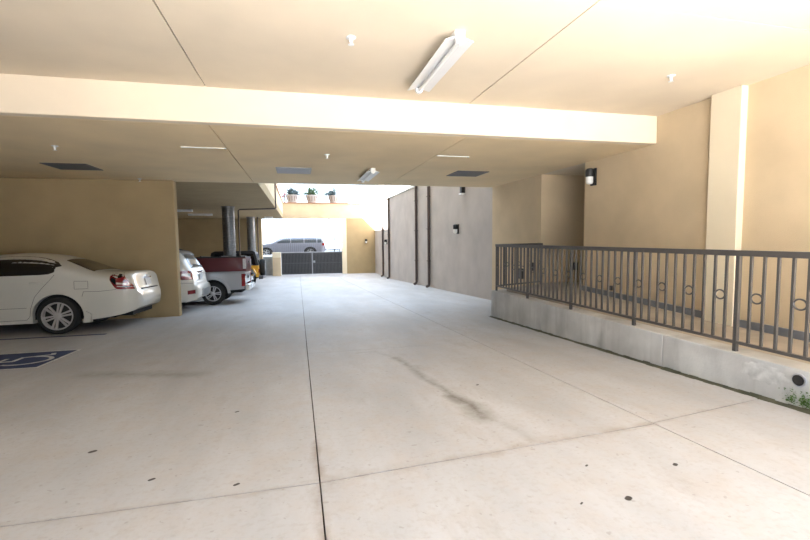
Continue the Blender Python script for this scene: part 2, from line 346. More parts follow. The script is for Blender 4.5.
# ------------------------------------------------------------------ kerb and ramp
KT = Z(-1.115)
kb = MB(); kb.prism([(-1, -.5), (8.74, -.8), (8.74, KT-.045), (-1, KT-.015)], 'x', XK+.012, XK+.25)
kerb = struct(kb.build('ramp_kerb', M['joint']), 'stained cast concrete kerb wall carrying the railing', 'kerb')
def kt(y): return KT-.03*(y+1)/9.76
for a, c in ((-1, 1.4), (1.4, 4.14), (4.14, 6.75), (6.75, 8.76)):
    a_, c_ = a+(.003 if a > 0 else 0), c-(.003 if c < 8 else 0)
    MB().prism([(a_, -.45-.04*max(a, 0)), (c_, -.45-.04*c), (c_, kt(c)), (a_, kt(a))], 'x', XK, XK+.262).build('kerb_section', M['kerb'], kerb, bevel=.012)
struct(MB().prism([(XK+.25, 8.52), (XW, 9.05), (XW, 9.32), (XK+.02, 8.76), (XK+.25, 8.75)], 'z', -.8, KT-.03).build('ramp_kerb_return', M['kerb'], bevel=.012), 'concrete end of the ramp landing', 'kerb')
rm = MB(); rm.prism([(-1, -.4), (8.52, -.4), (8.52, Z(-1.08)), (7.4, Z(-1.08)), (4.2, Z(-1.19)), (-1, Z(-1.22))], 'x', XK+.25, XW)
rm.box(XW, 9.0, 7.66, 9.25, -.4, Z(-1.085)); rm.prism([(XK+.25, 8.52), (XW, 8.52), (XW, 9.05)], 'z', -.4, Z(-1.08))
struct(rm.build('ramp_floor', M['ramp']), 'brownish concrete walkway behind the railing', 'walkway')
struct(MB().prism([(4.88, Z(-1.165)), (7.66, Z(-1.075)), (7.66, Z(-.98)), (4.88, Z(-1.07))], 'x', XW-.03, XW).build('baseboard_right', M['basebrd']), 'dark slate base strip along the right wall', 'baseboard')
struct(MB().prism([(NE, Z(-1.24)), (4.46, Z(-1.185)), (4.46, Z(-1.09)), (NE, Z(-1.14))], 'x', XW-.03, XW).build('baseboard_right_near', M['basebrd']), 'dark slate base strip right of the pilaster', 'baseboard')
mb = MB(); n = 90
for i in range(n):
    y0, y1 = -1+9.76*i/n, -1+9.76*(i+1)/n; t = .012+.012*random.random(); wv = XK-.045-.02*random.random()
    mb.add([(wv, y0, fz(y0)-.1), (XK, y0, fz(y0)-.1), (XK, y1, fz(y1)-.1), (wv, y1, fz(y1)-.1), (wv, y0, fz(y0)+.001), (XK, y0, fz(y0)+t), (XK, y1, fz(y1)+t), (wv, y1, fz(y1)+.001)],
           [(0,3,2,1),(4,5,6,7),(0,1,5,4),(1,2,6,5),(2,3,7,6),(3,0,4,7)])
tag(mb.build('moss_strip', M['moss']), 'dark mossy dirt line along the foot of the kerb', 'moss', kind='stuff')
# drain pipe with rough mortar and moss at the near end of the kerb
dp = empty('drain_pipe', (XK, 2.72, Z(-1.216)), 'short round drain pipe poking out of the kerb above green moss', 'pipe')
MB().lathe([(.056, -.12), (.056, .012), (.047, .012), (.047, -.09)][::-1], 20, 'x', ring=True).build('pipe_sleeve', M['ventl'], dp, smooth=40).rotation_euler = (0, 0, math.pi)
MB().lathe([(.001, -.02), (.044, -.02), (.044, -.015), (.001, -.015)], 20, 'x').build('pipe_bore', M['black'], dp)
bm = bmesh.new(); bmesh.ops.create_icosphere(bm, subdivisions=4, radius=1)
for v in bm.verts:
    p = v.co; k = 1+.13*math.sin(p.y*9+1)*math.sin(p.z*8)+.1*math.sin(p.y*17)+.07*random.uniform(-1, 1)
    v.co = Vector((p.x*.007*k, p.y*.2*k, p.z*.085*k))
me = bpy.data.meshes.new('mortar_patch'); bm.to_mesh(me); bm.free(); me.materials.append(mat('white_rough_mortar', (.52, .52, .505), .9, noise=.22, nscale=12, bump=.4, bscale=30))
tag(inst('mortar_patch', me, None, (XK, 3.02, Z(-1.24))), 'rough whitish mortar patch beside the drain pipe', 'mortar')
mb = MB()
for i in range(520):
    y = random.gauss(2.70, .055); z = fz(2.7)+.035+abs(random.gauss(0, .06))
    if z > Z(-1.27): continue
    if abs(y-2.715) < .02: continue
    a = random.uniform(0, 6.28); s_ = random.uniform(.005, .013); x = XK-random.uniform(.001, .015)
    p = Vector((x, y, z)); d = Vector((-random.uniform(.3, 1), math.cos(a), math.sin(a))).normalized()*s_; e = d.orthogonal().normalized()*s_*.5
    mb.add([p, p+d+e, p+d*1.7, p+d-e], [(0, 1, 2, 3)])
tag(mb.build('green_moss', M['leafmoss']), 'bright green moss growing under the drain pipe', 'moss', kind='stuff')

# ------------------------------------------------------------------ railing
rail = empty('ramp_railing', (4.1, 4.0, KT), 'bronze iron railing with ring ornaments on the concrete kerb', 'railing')
def R(x, y, z): return (x-4.1, y-4.0, z-KT)
TZ = Z(-.15); BZ = Z(-1.04); YR = 8.64; sp = .1213; y_ref = 3.34
def bx(x0, x1, y0, y1, z0, z1):
    b = MB(); a = R(x0, y0, z0); c = R(x1, y1, z1); return b.box(a[0], c[0], a[1], c[1], a[2], c[2])
YN = 0.0
bx(4.075, 4.125, YN, YR+.025, TZ-.055, TZ).build('top_rail', M['iron'], rail, bevel=.004)
bx(4.085, 4.115, YN, YR, BZ-.015, BZ+.015).build('bottom_rail', M['iron'], rail)
YQ = 9.18
for nm, z0, z1, hw_ in (('top_rail', TZ-.055, TZ, .025), ('bottom_rail', BZ-.015, BZ+.015, .015)):
    A = [R(4.1+.03, YR-hw_+.012, z0), R(XW, YQ-hw_, z0), R(XW, YQ+hw_, z0), R(4.1+.03, YR+hw_+.012, z0)]
    MB().add(A+[(p[0], p[1], p[2]+z1-z0) for p in A], [(0,3,2,1),(4,5,6,7),(0,1,5,4),(1,2,6,5),(2,3,7,6),(3,0,4,7)]).build(nm, M['iron'], rail)
pm = MB().box(-.018, .018, -.018, .018, 0, TZ-.05-(KT-.03)).mesh('post', M['iron'])
posts = [y_ref+1.33*k for k in range(-2, 5)]; posts[-1] = YR
for y in posts:
    inst('post', pm, rail, R(4.1, y, KT-.03+.0))
inst('post', pm, rail, R(XW-.03, YQ, KT-.03))
bmsh = MB().box(-.011, .011, -.011, .011, 0, TZ-.05-BZ).mesh('baluster', M['iron'])
rgm = MB().tube([(0, .052*math.cos(a), .045*math.sin(a)) for a in [2*math.pi*k/20 for k in range(20)]], .0085, 6, True).mesh('ring', M['iron'], 60)
k = int((YN-y_ref)/sp)
while y_ref+k*sp < YR-.03:
    y = y_ref+k*sp
    if min(abs(y-p) for p in posts) > .04: inst('baluster', bmsh, rail, R(4.1, y, BZ))
    if (k-1) % 3 == 0: inst('ring', rgm, rail, R(4.1, y+sp/2, Z(-.595)))
    k += 1
for i in range(1, 12):
    x = 4.1+i*1.4/12
    yy = YR+(x-4.1)*(YQ-YR)/1.4; inst('baluster', bmsh, rail, R(x, yy, BZ))
    if i % 3 == 2: inst('ring', rgm, rail, R(x+.058, yy+.022, Z(-.595)), (0, 0, -math.pi/2+.37))

# ------------------------------------------------------------------ wall lamps
def wall_lamp(loc, rz, sc, label):
    t = empty('wall_lamp', loc, label, 'lamp', 'black wall lamps', (0, 0, rz))
    # local: wall behind at x=0, lamp sticks out along -x
    MB().box(-.03*sc, 0, -.075*sc, .075*sc, -.16*sc, .16*sc).build('back_plate', M['black'], t, bevel=.004)
    MB().lathe([(.07*sc, .0), (.078*sc, .02*sc), (.078*sc, .13*sc), (.05*sc, .155*sc)], 20, 'z', (-.10*sc, 0, .0)).build('lamp_cap', M['black'], t, smooth=40)
    MB().lathe([(.03*sc, -.135*sc), (.055*sc, -.125*sc), (.066*sc, -.09*sc), (.066*sc, .0)], 20, 'z', (-.10*sc, 0, 0)).build('glass_jar', M['frost'], t, smooth=50)
    return t
wall_lamp((XW, 7.38, Z(1.115)), 0, 1.0, 'black wall lamp with frosted jar beside the dark recess')
wall_lamp((XW, 14.7, Z(.29)), 0, 1.05, 'black and white wall lamp halfway up the grey wall')
wall_lamp((XW, 27.5, Z(-.24)), 0, 1.0, 'small black wall lamp between the two far downpipes')
wall_lamp((4.84, YG, Z(-.2)), math.pi/2, 1.0, 'small dark wall lamp on the end wall by the gate')
fl = empty('flood_lamp', (XW, 14.1, Z(1.62)), 'black box lamp high on the grey wall under the ceiling edge', 'lamp')
MB().box(-.14, 0, -.075, .075, -.14, .22).build('housing', M['black'], fl, bevel=.006)
MB().box(-.16, 0, -.12, .12, -.175, -.14).build('lens_shelf', M['white'], fl)

# ------------------------------------------------------------------ downpipes
def downpipe(y, ztop, label, foot=-1):
    t = empty('downpipe', (XW-.077, y, fz(y)), label, 'downpipe', 'brown downpipes on the light well wall')
    h = ztop-fz(y)
    MB().tube([(0, 0, h), (0, 0, .22)], .062, 10).build('pipe', M['pipe'], t, smooth=50)
    MB().tube([(0, 0, .24), (0, 0, .14), (-.03, -.03, .08), (-.14, -.12, .045)], .06, 10).build('shoe', M['pipe'], t, smooth=50)
    bkm = MB().box(-.075, .06, -.075, .075, -.02, .02).mesh('bracket', M['pipe'])
    for z in (h*.25, h*.55, h*.85): inst('bracket', bkm, t, (0, 0, z))
downpipe(18.05, Z(2.42), 'brown downpipe on the grey wall, nearest to the railing')
downpipe(20.1, Z(2.42), 'brown downpipe on the grey wall, second from the railing')
downpipe(26.55, Z(2.42), 'brown downpipe on the grey wall, third from the railing')
downpipe(28.55, Z(1.05), 'shorter brown downpipe on the grey wall, nearest to the gate')

# ------------------------------------------------------------------ ceiling fittings
def sprinkler(x, y, z, label):
    t = empty('sprinkler_head', (x, y, z), label, 'sprinkler', 'sprinkler heads on the ceilings')
    MB().lathe([(.045, 0), (.045, -.008), (.03, -.014), (.018, -.014)], 16).build('escutcheon', M['white'], t, smooth=40)
    MB().lathe([(.018, -.01), (.018, -.035), (.01, -.05), (.01, -.062)], 12).build('body', M['white'], t, smooth=40)
    MB().lathe([(.004, -.06), (.028, -.064), (.028, -.068), (.004, -.07)], 14).build('deflector', M['white'], t)
sprinkler(.527, 4.2, UC, 'white sprinkler head left of the near fluorescent fitting')
sprinkler(4.27, 4.39, UC, 'white sprinkler head on the upper ceiling near the pilaster')
sprinkler(-3.49, 7.74, LC, 'white sprinkler head above the white sedan bay')
sprinkler(.522, 7.7, LC, 'small sprinkler head on the lower ceiling above the pale vent')
sprinkler(-3.50, 11.42, LC, 'small sprinkler head close to the top of the partition')
def vent(x0, x1, y0, y1, z, m, label):
    cx, cy = (x0+x1)/2, (y0+y1)/2; a, b = (x1-x0)/2, (y1-y0)/2
    t = empty('ceiling_vent', (cx, cy, z), label, 'vent', 'square louvre vents in the lower ceiling')
    f = MB(); f.box(-a, a, -b, -b+.035, -.012, 0).box(-a, a, b-.035, b, -.012, 0).box(-a, -a+.035, -b+.035, b-.035, -.012, 0).box(a-.035, a, -b+.035, b-.035, -.012, 0)
    f.build('frame', m, t); MB().box(-a+.03, a-.03, -b+.03, b-.03, -.003, 0).build('backing', m, t)
    n = 14; d = (2*b-.07)/n
    sm = MB().add([(-a+.035, -d*.45, -.002), (a-.035, -d*.45, -.002), (a-.035, d*.35, -.011), (-a+.035, d*.35, -.011), (-a+.035, -d*.45, -.004), (a-.035, -d*.45, -.004), (a-.035, d*.35, -.013), (-a+.035, d*.35, -.013)],
                  [(0,3,2,1),(4,5,6,7),(0,1,5,4),(1,2,6,5),(2,3,7,6),(3,0,4,7)]).mesh('slat', m)
    for i in range(n): inst('slat', sm, t, (0, -b+.035+d*(i+.5), 0))
vent(-4.51, -3.77, 9.43, 10.18, LC, M['vent'], 'dark square ceiling vent above the white sedan')
vent(-.39, .31, 9.21, 10.0, LC, M['ventl'], 'pale grey square ceiling vent in the middle of the lower ceiling')
vent(3.38, 4.11, 9.05, 9.80, LC, M['vent'], 'dark square ceiling vent near the grey wall')
def slot(x0, x1, y, label):
    t = empty('slot_strip', ((x0+x1)/2, y, LC), label, 'strip', 'thin white strips on the lower ceiling'); a = (x1-x0)/2
    MB().box(-a, a, -.017, .017, -.012, 0).build('channel', M['white'], t); MB().box(a-.03, a, -.02, .02, -.016, -.012).build('end_clip', M['ventl'], t)
slot(-1.70, -1.05, 7.47, 'thin white strip left of the left ceiling joint')
slot(2.40, 2.99, 7.455, 'thin white strip right of the right ceiling joint')
def tube_light(x, y0, y1, z, label, name='fluorescent_light', wd=.135, group='fluorescent fittings on the ceiling'):
    L_ = y1-y0
    t = empty(name, (x, y0, z), label, 'light', group)
    MB().box(-.05, .05, 0, L_, -.055, 0).build('housing', M['white'], t, bevel=.004)
    # winged reflector
    P = [(-wd, -.085), (-wd, -.078), (-.05, -.05), (.05, -.05), (wd, -.078), (wd, -.085), (.045, -.062), (-.045, -.062)]
    MB().prism(P, 'y', .01, L_-.01).build('reflector', M['white'], t)
    MB().tube([(0, .06, -.085), (0, L_-.06, -.085)], .019, 12).build('tube', M['frost'], t, smooth=50)
    for y in (0., L_-.05):
        s_ = MB().prism([(-.045, 0), (.045, 0), (.045, -.07), (.034, -.108), (0, -.122), (-.034, -.108), (-.045, -.07)], 'y', y-.012, y+.04)
        s_.build('socket_end', M['white'], t, bevel=.003)
tube_light(1.465, 3.86, 5.28, UC, 'white fluorescent fitting on the upper ceiling near the camera')
tube_light(1.53, 9.0, 10.5, LC, 'white fluorescent fitting at the far edge of the lower ceiling')
def bay_light(x, y, rz, label, le=1.2):
    t = empty('bay_light', (x, y, BC), label, 'light', 'white fittings on the bay ceiling', (0, 0, rz))
    MB().box(-.09, .09, -le/2, le/2, -.03, 0).build('housing', M['white'], t)
    MB().prism([(-.13, -.03), (.13, -.03), (.12, -.07), (.07, -.10), (-.07, -.10), (-.12, -.07)], 'y', -le/2, le/2).build('diffuser', M['frost'], t)
bay_light(-5.35, 22.5, math.pi/2, 'white ceiling fitting just past the partition corner')
bay_light(-5.1, 26.0, math.pi/2, 'white ceiling fitting in the dark bays left of the near duct')
bay_light(-1.72, 28.8, math.pi/2, 'bright ceiling strip at the far end of the bay ceiling', .5)

# ------------------------------------------------------------------ ducts and conduit
def duct(x, y, r, label):
    t = empty('spiral_duct', (x, y, fz(y)), label, 'duct', 'spiral metal ducts in the bays'); h = BC-fz(y)
    MB().lathe([(r, 0), (r, h)], 28).build('duct_tube', M['galv'], t, smooth=40)
    pts = []; turns = int(h/.2); n = 16
    for i in range(turns*n+1):
        a = 2*math.pi*i/n; pts.append((r*math.cos(a), r*math.sin(a), .02+(h-.04)*i/(turns*n)))
    MB().tube(pts, .02, 5).build('spiral_seam', M['galv'], t, smooth=60)
    MB().lathe([(r+.004, h-.05), (r+.03, h-.05), (r+.03, h), (r+.004, h)], 28, ring=True).build('collar', M['galv'], t)
duct(-2.87, 20.27, .25, 'spiral metal duct rising behind the dark red pickup')
duct(-2.86, 29.5, .24, 'spiral metal duct further back beyond the yellow jeep')
cd = MB(); cd.tube([(-.91, 20.45, Z(2.52)), (-.91, 20.45, BC-.05), (-.95, 20.45, BC-.07), (-2.42, 20.45, BC-.12), (-2.48, 20.45, BC-.16), (-2.48, 20.45, fz(20.45))], .03, 8)
tag(cd.build('conduit_pipe', M['pipe'], smooth=60), 'dark conduit dropping down the fascia and along the bay ceiling', 'conduit')
cd = MB(); cd.tube([(-2.45, 29.5, BC), (-2.45, 29.5, fz(29.5))], .035, 8)
tag(cd.build('conduit_pipe', M['pipe'], smooth=60), 'thin vertical conduit beside the farther duct', 'conduit')
# small fittings on the walls behind the railing
sw = empty('wall_box', (6.4, 9.25, Z(-.71)), 'small dark box on the wall inside the recess', 'box')
MB().box(-.06, .06, -.05, 0, -.09, .09).build('box_body', M['black'], sw, bevel=.004); MB().box(-.04, .04, -.058, -.05, -.06, .06).build('box_cover', M['vent'], sw)
sw = empty('wall_outlet', (XW, 6.85, Z(-.94)), 'small black outlet low on the right wall behind the railing', 'outlet')
MB().box(-.03, 0, -.05, .05, -.04, .04).build('outlet_body', M['black'], sw, bevel=.004); MB().box(-.036, -.03, -.035, .035, -.025, .025).build('outlet_cover', M['vent'], sw)
sw = empty('wall_box', (XW, 10.1, Z(-.93)), 'dark box low on the wall behind the railing end', 'box')
MB().box(-.07, 0, -.08, .08, -.13, .13).build('box_body', M['black'], sw, bevel=.004); MB().box(-.078, -.07, -.06, .06, -.10, .10).build('box_cover', M['vent'], sw)
sw = empty('wall_box', (XW, 9.57, Z(-.72)), 'small dark box on the wall corner behind the railing end', 'box')
MB().box(-.05, 0, -.04, .04, -.10, .10).build('box_body', M['black'], sw, bevel=.004); MB().box(-.056, -.05, -.03, .03, -.08, .08).build('box_cover', M['vent'], sw)

# ------------------------------------------------------------------ gate
gt = empty('driveway_gate', (-1.17, YG+.05, zg), 'dark double leaf steel gate of upright slats', 'gate')
GW, GH = 4.27, 1.62
for i, (a, c) in enumerate(((0.02, GW/2-.02), (GW/2+.02, GW-.02))):
    lf = MB(); lf.box(a, a+.05, 0, .05, .05, GH-.05).box(c-.05, c, 0, .05, .05, GH-.05).box(a+.05, c-.05, 0, .05, .05, .11).box(a+.05, c-.05, 0, .05, GH-.11, GH-.05).box(a+.05, c-.05, .03, .05, .8, .86)
    leaf = lf.build('leaf_frame', M['gate'], gt)
    n = 20; d = (c-a-.1)/n; smm = MB().box(-d*.27, d*.27, -.03, .03, .0, GH-.2).mesh('slat', M['gate'])
    for k in range(n): inst('slat', smm, leaf, (a+.05+d*(k+.5), 0, .1))
    MB().box(a+.05, c-.05, .051, .058, .08, GH-.08).build('backing_sheet', M['black'], leaf)
MB().box(0, GW, -.03, .08, GH-.05, GH+.01).build('top_rail', M['gatetrim'], gt)
MB().box(GW/2-.03, GW/2+.03, -.035, -.02, .06, GH-.06).build('meeting_stile', M['gatetrim'], gt)
MB().box(GW/2+.06, GW/2+.2, -.05, -.02, .85, 1.0).build('latch', M['gatetrim'], gt)
gp = empty('gate_pillar', (-1.46, YG-.12, zg), 'short tan gate pillar with a paler cap', 'pillar')
MB().box(-.27, .27, -.3, .3, 0, 1.28).build('shaft', M['stucco'], gp, bevel=.01); MB().box(-.28, .28, -.31, .31, 1.28, 1.62).build('cap', M['cream'], gp, bevel=.01)
# street fence and pole
fn = empty('street_fence', (-2.4, 36.75, ZS), 'thin iron fence along the street in front of the parked car', 'fence')
for z in (.12, 1.62): MB().box(0, 5.6, -.012, .012, z, z+.03).build('fence_rail', M['iron'], fn)
pk = MB().box(-.007, .007, -.007, .007, 0, 1.66).mesh('picket', M['iron'])
for i in range(38): inst('picket', pk, fn, (.02+i*.15, 0, .0))
gf = empty('gate_frame', (2.66, YG+1.5, 0), 'black iron frame standing right of the gate opening', 'frame')
zr = zg+(ZS-zg)*(1.1/4.2)
for x in (0, .36): MB().box(x-.03, x+.03, -.03, .03, zr, Z(1.7)).build('upright', M['gate'], gf)
for z in (Z(-.05), Z(-.85), Z(1.6)): MB().box(-.03 if z > 2 else -.6, .36, -.015, .015, z, z+.05).build('crossbar', M['gate'], gf)
MB().box(-.42, -.3, -.08, .08, Z(1.45), Z(1.56)).build('camera_unit', M['black'], gf); MB().box(-.3, 0, -.015, .015, Z(1.5), Z(1.53)).build('bracket', M['black'], gf)

# ------------------------------------------------------------------ pots on the ledge
LZ = Z(2.55)
def potted(x, kind, h, sp_, label, y=YG+.44):
    t = empty('potted_plant', (x, y, LZ), label, 'potted plant', 'pots on the ledge above the gate')
    pot = MB().lathe([(.26, 0), (.30, .06), (.40, .46), (.43, .5), (.43, .56), (.38, .56), (.36, .48)], 24).build('pot', M['pot'], t, smooth=40)
    rm_ = MB().add([(.27, -.025, .08), (.30, -.025, .08), (.42, -.025, .46), (.39, -.025, .46), (.27, .025, .08), (.30, .025, .08), (.42, .025, .46), (.39, .025, .46)],
                   [(0,3,2,1),(4,5,6,7),(0,1,5,4),(1,2,6,5),(2,3,7,6),(3,0,4,7)]).mesh('pot_rib', M['potrib'])
    for k in range(12): inst('pot_rib', rm_, pot, (0, 0, 0), (0, 0, 2*math.pi*k/12))
    rnd = random.Random(int(x*100)); b = MB(); st = MB()
    for k in range(9):
        a = rnd.uniform(0, 6.28); d = rnd.uniform(.1, 1)*sp_; top = Vector((d*math.cos(a), d*math.sin(a), .5+h*rnd.uniform(.4, 1)*(1-.4*d/sp_)))
        st.tube([(0.1*math.cos(a), .1*math.sin(a), .45), top*.6+Vector((0, 0, .25)), top], .012, 5)
        for _ in range(40):
            p = Vector((top.x*rnd.uniform(.5, 1.1), top.y*rnd.uniform(.5, 1.1), .55+(top.z-.5)*rnd.uniform(.1, 1.05)))+Vector((rnd.gauss(0, .06), rnd.gauss(0, .06), rnd.gauss(0, .04)))
            d1 = Vector((rnd.gauss(0, 1), rnd.gauss(0, 1), rnd.gauss(0, .8))).normalized()*rnd.uniform(.06, .13); e = d1.orthogonal().normalized()*.04
            b.add([p-d1, p+e, p+d1, p-e], [(0, 1, 2, 3)])
    b.build('foliage', kind, t); st.build('stems', M['leaf'], t)
potted(-.32, M['leafb'], .75, .6, 'ribbed white pot with blue green plant, leftmost of three')
potted(1.05, M['leaf'], .7, .5, 'ribbed white pot with bushy green plant, middle of three')
potted(2.62, M['leafb'], .65, .85, 'ribbed white pot with spreading plant, rightmost of three')
fp = empty('flowering_plant', (-.86, YG+1.3, LZ), 'small pink flowering plant at the corner of the ledge', 'plant')
b = MB(); st = MB(); rnd = random.Random(3)
for k in range(7):
    a = rnd.uniform(0, 6.28); tip = Vector((.13*math.cos(a), .1*math.sin(a), rnd.uniform(.5, .95))); st.tube([(0, 0, 0), tip*.5, tip], .012, 5)
    for _ in range(14):
        p = tip+Vector((rnd.gauss(0, .05), rnd.gauss(0, .04), rnd.gauss(0, .07))); d1 = Vector((rnd.gauss(0, 1), rnd.gauss(0, 1), rnd.gauss(0, 1))).normalized()*.05; e = d1.orthogonal().normalized()*.03
        b.add([p-d1, p+e, p+d1, p-e], [(0, 1, 2, 3)])
b.build('petals', M['pink'], fp)['kind'] = 'stuff'; st.build('stems', M['leaf'], fp)
lr = empty('ledge_railing', (-.9, YG+1.06, LZ), 'thin iron railing behind the flower pots', 'railing')
for z in (.1, 1.05): MB().box(0, 6.3, -.012, .012, z, z+.025).build('fence_rail', M['iron'], lr)
for i in range(6): MB().box(i*1.25, i*1.25+.03, -.015, .015, 0, 1.2).build('post', M['iron'], lr)

# ------------------------------------------------------------------ road paint
def flat(polys, m, name, parent, h, ox, oy):
    b = MB()
    for P in polys:
        n = len(P); b.add([(x, y, -SL*y+h) for x, y in P]+[(x, y, -SL*y+h-.0012) for x, y in P], [tuple(range(n)), tuple(range(n, 2*n))[::-1]]+[(i, n+i, n+(i+1) % n, (i+1) % n) for i in range(n)])
    return b.build(name, m, parent)
x0, x1, y0, y1 = -4.55, -3.30, 6.55, 7.77
ps = empty('parking_symbol', (x0, y0, fz(y0)), 'blue accessible parking square with white wheelchair painted on the floor', 'floor marking')
sx_, sy_ = x1-x0, y1-y0
def loc(P): return [(x-x0, y-y0) for x, y in P]
flat([loc([(x0, y0), (x1, y0), (x1, y1), (x0, y1)])], M['blue'], 'blue_field', ps, .002, 0, 0)
wd = .05
flat([loc(q) for q in ([(x0, y0), (x1, y0), (x1, y0+wd), (x0, y0+wd)], [(x0, y1-wd), (x1, y1-wd), (x1, y1), (x0, y1)], [(x0, y0+wd), (x0+wd, y0+wd), (x0+wd, y1-wd), (x0, y1-wd)], [(x1-wd, y0+wd), (x1, y0+wd), (x1, y1-wd), (x1-wd, y1-wd)])], M['roadwhite'], 'white_border', ps, .0035, 0, 0)
def sym(p, q): return ((.5-q)*1.1*sx_*.9+sx_*.5-.0, sy_*.5+(p-.5)*sy_*.9)      # p to the right, q upwards (up = towards the bay)
def stroke(pts, wdt):
    out = []
    for (a, c), (d, e) in zip(pts[:-1], pts[1:]):
        A = Vector(sym(a, c)); B = Vector(sym(d, e)); t = (B-A).normalized(); nn = Vector((-t.y, t.x))*wdt/2; A = A-t*wdt*.3; B = B+t*wdt*.3
        out.append([tuple(A+nn), tuple(A-nn), tuple(B-nn), tuple(B+nn)])
    return out
W = stroke([(.44+.24*math.cos(a), .34+.24*math.sin(a)) for a in [math.radians(150+i*13) for i in range(17)]], .055)
W += stroke([(.42, .74), (.44, .46), (.66, .46), (.76, .2), (.85, .23)], .06)+stroke([(.43, .6), (.62, .6)], .05)
c0 = sym(.42, .86); W.append([(c0[0]+.07*math.cos(2*math.pi*k/16), c0[1]+.07*math.sin(2*math.pi*k/16)) for k in range(16)])
flat(W, M['roadwhite'], 'wheelchair_figure', ps, .0035, 0, 0)
pl = MB().box(-9.4, -3.55, 0, .1, -.001, .003)
o = tag(pl.build('parking_line', M['blue']), 'faded blue bay line on the floor under the white sedan', 'floor marking'); o.location = (0, 9.23, fz(9.23)); o.rotation_euler = (-math.atan(SL), 0, 0)

# ------------------------------------------------------------------ vehicles
def pc(pts):
    xs = np.array([p[0] for p in pts], float); ys = np.array([p[1] for p in pts], float)
    h = np.diff(xs); d = np.diff(ys)/h; m = np.zeros(len(xs)); m[0], m[-1] = d[0], d[-1]
    for i in range(1, len(xs)-1):
        if d[i-1]*d[i] > 0: w1, w2 = 2*h[i]+h[i-1], h[i]+2*h[i-1]; m[i] = (w1+w2)/(w1/d[i-1]+w2/d[i])
    def f(x):
        x = min(max(x, xs[0]), xs[-1]); i = min(max(int(np.searchsorted(xs, x))-1, 0), len(h)-1); t = (x-xs[i])/h[i]
        return float((2*t**3-3*t*t+1)*ys[i]+(t**3-2*t*t+t)*h[i]*m[i]+(-2*t**3+3*t*t)*ys[i+1]+(t**3-t*t)*h[i]*m[i+1])
    return f
class Body:
    def __init__(s, top, bot, belt, hw, n, wheels, arch, ah):
        s.top, s.bot, s.belt_, s.hw, s.n = pc(top), pc(bot), pc(belt), pc(hw), pc(n)
        s.x0, s.x1 = top[0][0], top[-1][0]; s.wheels, s.arch, s.ah = wheels, arch, ah
        s.ctrl = [p[0] for L_ in (top, bot, hw) for p in L_]
    def belt(s, x): b = s.bot(x); return min(s.belt_(x), b+.75*(s.top(x)-b))
    def y(s, x, z):
        b, bl, t, h = s.bot(x), s.belt(x), s.top(x), s.hw(x)
        if z <= bl: q = (z-b)/max(bl-b, 1e-4); return h*(1-.07*(1-min(max(q, 0), 1))**2)
        q = min((z-bl)/max(t-bl, 1e-4), 1); n = s.n(x); return h*(1-q**n)**(1/n)
    def z(s, x, y):
        bl, t, h, n = s.belt(x), s.top(x), s.hw(x), s.n(x); q = min(abs(y)/h, 1); return bl+(t-bl)*(1-q**n)**(1/n)
    def zlow(s, x):
        b = s.bot(x)
        for wx in s.wheels:
            d = abs(x-wx)
            if d < s.arch: b = max(b, s.ah+math.sqrt(s.arch**2-d*d))
        return b
    def mesh(s, name, m):
        xs = list(np.linspace(s.x0, s.x1, 80))+s.ctrl
        for wx in s.wheels: xs += [wx+s.arch*math.cos(a) for a in np.linspace(0, math.pi, 25)]+[wx-s.arch-.002, wx+s.arch+.002]
        xs = sorted(x for x in set(round(float(x), 4) for x in xs) if s.x0 <= x <= s.x1)
        rings = []
        for x in xs:
            zl, bl, t = s.zlow(x), s.belt(x), s.top(x); h = []
            zl = min(zl, bl-.02)
            for q in np.linspace(0, 1, 8): zz = zl+(bl-zl)*q; h.append((s.y(x, zz), zz))
            n = s.n(x); w_ = s.hw(x)
            for a in np.linspace(0, math.pi/2, 13)[1:]:
                h.append((w_*abs(math.cos(a))**(2/n) if a < 1.57 else 0, bl+(t-bl)*math.sin(a)**(2/n)))
            full = [(x, -p[0], p[1]) for p in h]+[(x, p[0], p[1]) for p in h[-2::-1]]
            rings.append(full)
        k = len(rings[0]); b = MB(); b.v = [p for r in rings for p in r]
        for i in range(len(rings)-1):
            b.f += [(i*k+j, i*k+(j+1) % k, (i+1)*k+(j+1) % k, (i+1)*k+j) for j in range(k)]
        b.f += [tuple(range(k)), tuple((len(rings)-1)*k+j for j in range(k))[::-1]]
        return b
    def side(s, bot, top, off=.004, th=.02, nx=24, nz=6, sgn=-1, x0=None, x1=None):
        fb_, ft = pc(bot), pc(top); x0 = bot[0][0] if x0 is None else x0; x1 = bot[-1][0] if x1 is None else x1
        P, Q = [], []
        for x in np.linspace(x0, x1, nx):
            for q in np.linspace(0, 1, nz):
                z = fb_(x)+(max(ft(x)-fb_(x), .001))*q; yy = s.y(x, z); P.append((x, sgn*(yy+off), z)); Q.append((x, sgn*(yy-th), z))
        return patch(P, Q, nx, nz)
    def over(s, x0, x1, wfun, off=.004, th=.02, nx=14, ny=17):
        P, Q = [], []
        for x in np.linspace(x0, x1, nx):
            for q in np.linspace(-1, 1, ny):
                yy = wfun(x)*q; z = s.z(x, yy); P.append((x+off*.5, yy, z+off)); Q.append((x-th*.5, yy, z-th))
        return patch(P, Q, nx, ny)
    def seam(s, pts, wd=.006, off=.0015, sgn=-1):
        b = MB(); q = []
        for (a, c), (d, e) in zip(pts[:-1], pts[1:]):
            for t in np.linspace(0, 1, 7)[:-1]: q.append((a+(d-a)*t, c+(e-c)*t))
        q.append(pts[-1])
        b.tube([(x, sgn*(s.y(x, z)+off-wd*.4), z) for x, z in q], wd*.5, 5); return b
